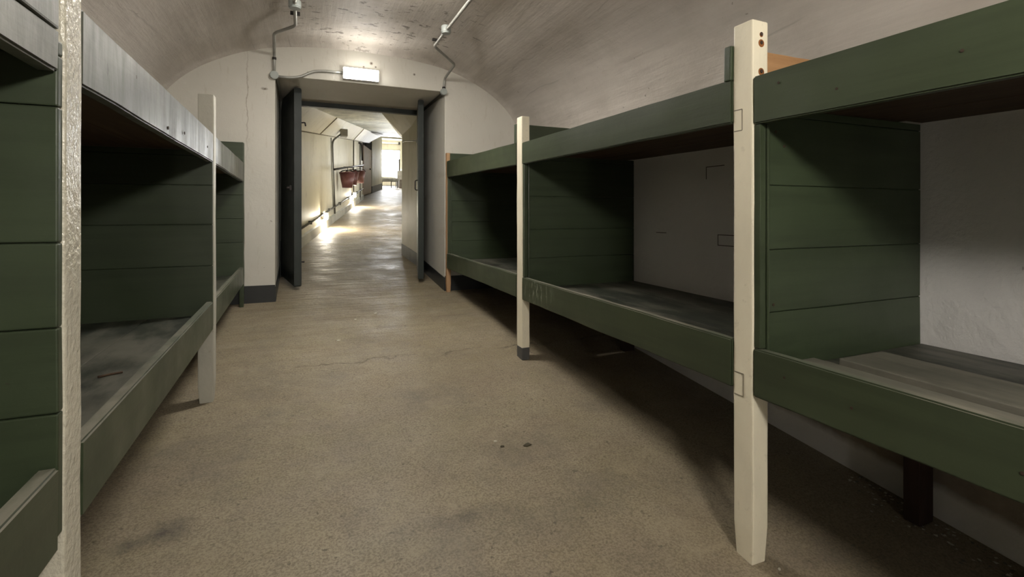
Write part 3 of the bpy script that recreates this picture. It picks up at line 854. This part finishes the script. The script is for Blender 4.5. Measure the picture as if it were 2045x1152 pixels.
b = nb(); bx(b, -.07, -.002, 4.025, 4.04, H + 1.472, H + 1.50, .003); obj('saddle', b, DMETAL, cL)
rbox(cL, (-.036, 3.84, H + 1.505), (0, 0, -1), .042, .05)
b = nb(); cyl(b, (-.036, 3.84, H + 1.50), (0, 0, 1), .018, .12, 12); obj('spacer', b, DMETAL, cL)
# right run
cR = thing('conduit', 'grey conduit right of the lamp, cranked up the wall and along the vault', 'conduit', (1.321, YF, H + 1.21), 'electrical conduits')
b = nb()
tube(b, [(1.321, YF - .022, H + 1.22), (1.33, YF - .022, H + 1.345), (1.335, 4.50, H + 1.395), (1.06, 4.19, H + 1.435), (1.054, 3.9, H + 1.435), (1.054, YB + .05, H + 1.435)], PR_, 12, .04)
obj('pipe', b, STEEL, cR)
b = nb()
tube(b, [(1.321, YF - .016, H + 1.20), (1.321, YF + .02, H + 1.203), (1.321, YJ - .1, H + 1.203)], PR_ * 1.2, 12, .03); obj('pipe', b, DSTEEL, cR)
rbox(cR, (1.321, YF, H + 1.213), (0, -1, 0), .034)
clip(cR, (1.322, YF - .022, H + 1.25), (0, 0, 1))
rbox(cR, (1.054, 3.79, H + 1.47), (0, 0, -1), .038, .055)
b = nb(); bx(b, 1.01, 1.054, 4.05, 4.07, H + 1.435, H + 1.455, .003); obj('saddle', b, DMETAL, cR)

# ================================================================ CORRIDOR THINGS
T = Vector((1 / K, 1, SLOPE)).normalized()          # along the corridor wall
NRM = Vector((1, -1 / K, 0)).normalized()           # out of the left wall
def onw(v, off, zr): p = Vector((cl(v), v, fz(v) + zr)) + NRM * off; return p

# floodlight on its bent pipe
fl = thing('wall_spotlight', 'small grey box lamp on a bent pipe rising up the corridor wall', 'lamp', onw(10.8, .03, .15))
b = nb(); tube(b, [onw(10.95, .03, .16), onw(10.75, .03, 1.0), onw(10.6, .03, 1.66), onw(10.98, .17, 1.84)], .019, 10, .12); obj('pipe', b, DSTEEL, fl)
b = nb(); tube(b, [onw(10.88, .022, .3), onw(10.52, .022, 1.72)], .012, 8); obj('cable', b, STEEL, fl)
b = nb(); p = onw(11.02, .19, 1.845); bx(b, p.x - .06, p.x + .08, p.y - .11, p.y + .11, p.z - .075, p.z + .075, .01)
obj('housing', b, m_simple('brown_grey_box', (.20, .18, .14), .5), fl)
# low lamps
def lowlamp(v, zr, k, label):
    r = thing('low_wall_lamp', label, 'lamp', onw(v, .01, zr), 'low wall lamps along the corridor')
    p = onw(v, .0, zr)
    b = nb(); bx(b, p.x + .002, p.x + .03, p.y - .16, p.y + .16, p.z - .06, p.z + .06, .005); obj('housing', b, WHITEP, r)
    b = nb(); bx(b, p.x + .031, p.x + .10, p.y - .15, p.y + .15, p.z - .055, p.z + .055, .015); obj('diffuser', b, LAMP3, r)
    b = nb(); bx(b, p.x + .0, p.x + .108, p.y - .155, p.y + .155, p.z + .057, p.z + .065, .002); obj('hood', b, WHITEP, r)
lowlamp(9.6, .25, 1, 'glowing low wall lamp nearest the doorway on the corridor wall')
lowlamp(14.3, .33, 1, 'glowing low wall lamp farther down the corridor, below the buckets')
# low cable pipe
rl = thing('conduit', 'thin brown conduit running low along the corridor wall', 'conduit', onw(6.5, .03, .27), 'electrical conduits')
b = nb(); tube(b, [onw(6.2, .03, .26), onw(17.2, .03, .36)], .016, 8); obj('pipe', b, DSTEEL, rl)
for v in (7.0, 8.4, 10.3, 11.7, 13.2, 15.4, 16.6):
    b = nb(); p = onw(v, .0, .26 + .1 * (v - 6.2) / 11); bx(b, p.x, p.x + .055, p.y - .03, p.y + .03, p.z - .03, p.z + .03, .004); obj('clip', b, DSTEEL, rl)
# uprights
for (v, lab) in ((14.45, 'thin upright pipe on the corridor wall just behind the red buckets'), (16.3, 'thin upright pipe on the corridor wall farthest from the doorway')):
    b = nb(); tube(b, [onw(v, .03, .05), onw(v, .03, 1.84)], .017, 8); 
    tag(obj('wall_pipe', b, DSTEEL, None, onw(v, .03, .05)), lab, 'pipe', 'upright pipes on the corridor wall')
b = nb(); tube(b, [onw(16.0, .03, 1.84), onw(16.6, .05, 1.83), onw(16.8, .05, 1.3)], .03, 8, .08)
tag(obj('wall_pipe', b, DMETAL, None, onw(16.4, .03, 1.84)), 'short dark hooked pipe at the top of the corridor wall', 'pipe')
# bucket rail with hooks
rk = thing('bucket_rail', 'dark iron rail on the corridor wall from which red buckets hang', 'rail', onw(12, .02, 1.1))
b = nb(); tube(b, [onw(9.7, .2, 1.10), onw(15.4, .2, 1.16)], .02, 10); obj('bar', b, DMETAL, rk)
for v in (12.6, 15.2):
    b = nb(); tube(b, [onw(v, .0, 1.11), onw(v, .2, 1.11)], .018, 8); obj('bracket', b, DMETAL, rk)
for v in (11.5, 12.45, 14.15):
    b = nb(); tube(b, [onw(v, .2, 1.135), onw(v, .222, 1.12), onw(v, .222, 1.07), onw(v, .2, 1.055)], .006, 8, .01); obj('hook', b, DMETAL, rk)
# fire buckets
def lathe(bm, prof_, c, seg=28):
    rings = []
    for (r_, z) in prof_:
        rings.append([bm.verts.new((c[0] + r_ * math.cos(2 * math.pi * k / seg), c[1] + r_ * math.sin(2 * math.pi * k / seg), c[2] + z)) for k in range(seg)])
    for i in range(len(rings) - 1):
        for k in range(seg): bm.faces.new((rings[i][k], rings[i][(k + 1) % seg], rings[i + 1][(k + 1) % seg], rings[i + 1][k])).smooth = True
    bm.faces.new(rings[0]); 
def bucket(v, s, label):
    p = onw(v, .212, 0); zt = fz(v) + 1.00; h = .325 * s
    r = thing('fire_bucket', label, 'bucket', (p.x, p.y, zt - h), 'red fire buckets')
    b = nb(); c = (p.x, p.y, zt - h)
    lathe(b, [(.105 * s, 0), (.165 * s, h), (.16 * s, h - .004), (.10 * s, .01)], c)
    b.faces.new([b.verts.new((c[0] + .1 * s * math.cos(2 * math.pi * k / 28), c[1] + .1 * s * math.sin(2 * math.pi * k / 28), c[2] + .012)) for k in range(28)])
    obj('body', b, BUCKET, r)
    b = nb(); ring = [(p.x + .166 * s * math.cos(a), p.y + .166 * s * math.sin(a), zt) for a in [2 * math.pi * k / 24 for k in range(25)]]
    tube(b, ring, .010, 6, .0); obj('rim', b, BUCKET, r)
    b = nb(); u = T.copy(); u.z = 0; u.normalize()
    u = Vector((.92, -.39, 0))
    hh = fz(v) + 1.062 - zt
    pts = [Vector((p.x, p.y, zt - .015)) + u * (.166 * s * math.cos(a)) + Vector((0, 0, (hh + .015) * math.sin(a))) for a in [math.pi * k / 16 for k in range(17)]]
    tube(b, pts, .011, 6, .0); obj('handle', b, DMETAL, r)
bucket(11.5, 1.0, 'largest looking red fire bucket, hanging nearest the doorway')
bucket(12.45, .95, 'red fire bucket hanging between two others, partly hidden by the nearest')
bucket(14.15, 1.0, 'red fire bucket hanging farthest along the rail')

# cabin hook on the right-hand corridor wall
b = nb(); tube(b, [(1.33, 6.15, H + .895), (1.30, 6.2, H + .90), (1.272, 6.62, H + .955), (1.262, 6.72, H + .95)], .009, 8, .02)
cyl(b, (1.345, 6.15, H + .895), (-1, 0, 0), .022, .014, 14)
tag(obj('door_hook', b, STEEL, None, (1.34, 6.15, H + .9)), 'thin steel stay hook on the corridor wall beside the right door leaf', 'hook')
# red diamond sign below the beam
b = nb()
c = Vector((4.33, 24.28, H + 3.80)); s_ = .17
quad(b, [(c.x - s_, c.y, c.z), (c.x, c.y, c.z - s_), (c.x + s_, c.y, c.z), (c.x, c.y, c.z + s_)])
r_ = bmesh.ops.extrude_face_region(b, geom=list(b.faces)); bmesh.ops.translate(b, vec=(0, -.012, 0), verts=[g_ for g_ in r_['geom'] if isinstance(g_, bmesh.types.BMVert)])
sg = obj('hazard_sign', b, WHITEP, None, c); tag(sg, 'small red diamond sign with a pale border hung at the corridor beam', 'sign')
b = nb(); s_ = .135; yy = c.y - .0145
quad(b, [(c.x - s_, yy, c.z), (c.x, yy, c.z - s_), (c.x + s_, yy, c.z), (c.x, yy, c.z + s_)])
obj('sign_face', b, REDS, sg)
# pink side door leaf and dark grille over it
b = nb()
a0 = Vector((2.10, 18.9, 0)); a1 = Vector((2.58, 20.55, 0)); nn = Vector((.02, -.006, 0))
def pv(q, z): return b.verts.new((q.x, q.y, z))
lo = [pv(a0, fz(18.9) + .03), pv(a0 + nn * 2, fz(18.9) + .03), pv(a1 + nn * 2, fz(20.55) + .03), pv(a1, fz(20.55) + .03)]
hi = [pv(a0, H + 2.50), pv(a0 + nn * 2, H + 2.50), pv(a1 + nn * 2, H + 2.50), pv(a1, H + 2.50)]
b.faces.new(lo); b.faces.new(hi)
for i in range(4): b.faces.new((lo[i], lo[(i + 1) % 4], hi[(i + 1) % 4], hi[i]))
d4 = struct('door_4', b, PINK)
b = nb(); q = a0.lerp(a1, .75) + nn * 2; cyl(b, (q.x, q.y, H + 1.72), (1, -.25, 0), .03, .05, 12, .008); obj('knob', b, DMETAL, d4)
b = nb()
for i in range(7):
    z = H + 2.56 + i * .085
    quad(b, [(2.36, 20.1, z), (2.63, 20.58, z), (2.63, 20.58, z + .06), (2.36, 20.1, z + .06)])
bx(b, 2.34, 2.36, 20.08, 20.1, H + 2.53, H + 3.15); bx(b, 2.62, 2.64, 20.57, 20.59, H + 2.53, H + 3.15)
quad(b, [(2.35, 20.13, H + 2.53), (2.62, 20.61, H + 2.53), (2.62, 20.61, H + 3.15), (2.35, 20.13, H + 3.15)])
struct('trim_4', b, DMETAL)
# furniture in the end room
bn = thing('bench', 'grey padded bench in front of the bright window at the tunnel end', 'bench', (4.1, 25.2, fz(25.2)))
b = nb(); bx(b, 3.62, 4.52, 24.95, 25.4, fz(25) + .33, fz(25) + .50, .06, 8, .01); obj('seat', b, GREYF, bn)
for (x, y_) in ((3.7, 25.0), (4.15, 25.0), (4.45, 25.0), (3.7, 25.35), (4.45, 25.35)):
    b = nb(); tube(b, [(x, y_, fz(y_) - .01), (x, y_, fz(25) + .36)], .022, 8); obj('leg', b, DMETAL, bn)
b = nb(); tube(b, [(3.7, 25.0, fz(25) + .12), (4.45, 25.0, fz(25) + .12)], .014, 8); obj('stretcher', b, DMETAL, bn)
b = nb(); bx(b, 4.56, 4.95, 25.0, 25.5, fz(25.2) - .02, fz(25.2) + .42, .02)
tag(obj('crate', b, m_simple('brown_grey_crate', (.20, .17, .15), .7), None, (4.75, 25.25, fz(25.25))), 'low brown crate beside the grey bench at the tunnel end', 'crate')
cb = thing('cabinet', 'pale grey cabinet right of the bright window', 'cabinet', (5.2, 27.5, fz(27.5)))
b = nb(); bx(b, 4.85, 5.7, 27.3, 27.75, fz(27.3) - .02, H + 2.3, .02); obj('body', b, GREYF, cb)
b = nb(); bx(b, 4.95, 5.03, 27.45, 27.55, H + 2.3, H + 2.95, .01); tag(obj('black_pole', b, DMETAL, None, (4.99, 27.5, H + 2.3)), 'black upright standing on the pale cabinet by the window', 'pole')
b = nb(); tube(b, [(3.5, 27.9, H + 3.86), (5.02, 27.9, H + 3.88)], .04, 10)
ft = obj('ceiling_tube', b, WHITEP, None, (4.2, 27.9, H + 3.86)); tag(ft, 'thin pale horizontal tube above the bright window', 'pipe')
b = nb(); bx(b, 5.02, 5.12, 27.84, 27.96, H + 3.8, H + 3.94, .01); obj('end_fitting', b, DMETAL, ft)

# ================================================================ SMALL LITTER
def flake(x, y, s, lab, mat=FLAKE, nm='paint_flake', cat='paint flake', group='pale paint flakes on the floor', zr=0):
    b = nb(); n = 7; t = []
    for k in range(n):
        a = 2 * math.pi * k / n + random.random() * .5; r_ = s * (.6 + .5 * random.random())
        t.append((x + r_ * math.cos(a), y + r_ * .7 * math.sin(a)))
    top = [b.verts.new((px, py, fz(py) + .003 + s * .12 * random.random())) for px, py in t]
    bot = [b.verts.new((px, py, fz(py) - .0005)) for px, py in t]
    b.faces.new(top); b.faces.new(list(reversed(bot)))
    for k in range(n): b.faces.new((bot[k], bot[(k + 1) % n], top[(k + 1) % n], top[k]))
    tag(obj(nm, b, mat, None, (x, y, fz(y))), lab, cat, group)
flake(.83, 2.14, .010, 'tiny pale chip beside the dark curled leaf on the floor')
flake(.247, 3.70, .016, 'pale chip on the floor midway between the far posts')
flake(1.30, 1.12, .006, 'tiny pale chip on the floor left of the near right post foot')
flake(1.43, 1.14, .006, 'tiny pale chip on the floor right of the near right post foot')
flake(.58, 4.275, .016, 'pale chip on the floor in front of the doorway')
flake(.407, 4.155, .013, 'smaller pale chip on the floor left of the one before the doorway')
flake(.845, 2.09, .013, 'small dark curled leaf on the middle of the floor', LEAF, 'dry_leaf', 'leaf', None)
flake(.955, 2.064, .022, 'flat dark scab of dirt on the floor right of the leaf', LEAF, 'dirt_patch', 'dirt', None)
b = nb()
for i in range(260):
    v = random.random(); y_ = .35 + 1.05 * v; x = XR - .02 - abs(random.gauss(0, .09)); s = .003 + .006 * random.random()
    if x < 1.8: continue
    a = random.random() * 3.1; z = fz(y_)
    p = [(x + s * math.cos(a + k), y_ + s * math.sin(a + k), z + .001 + .004 * random.random()) for k in (0, 1.5, 3.1, 4.6)]
    f_ = b.faces.new([b.verts.new(q) for q in p]); f_.material_index = random.randint(0, 1)
lt = obj('floor_litter', b, [FLAKE, m_simple('grey_grit', (.17, .15, .13), .8)], None, (2.1, .9, fz(.9)))
tag(lt, 'scatter of pale flakes and grit along the foot of the right wall', 'litter'); lt['kind'] = 'stuff'
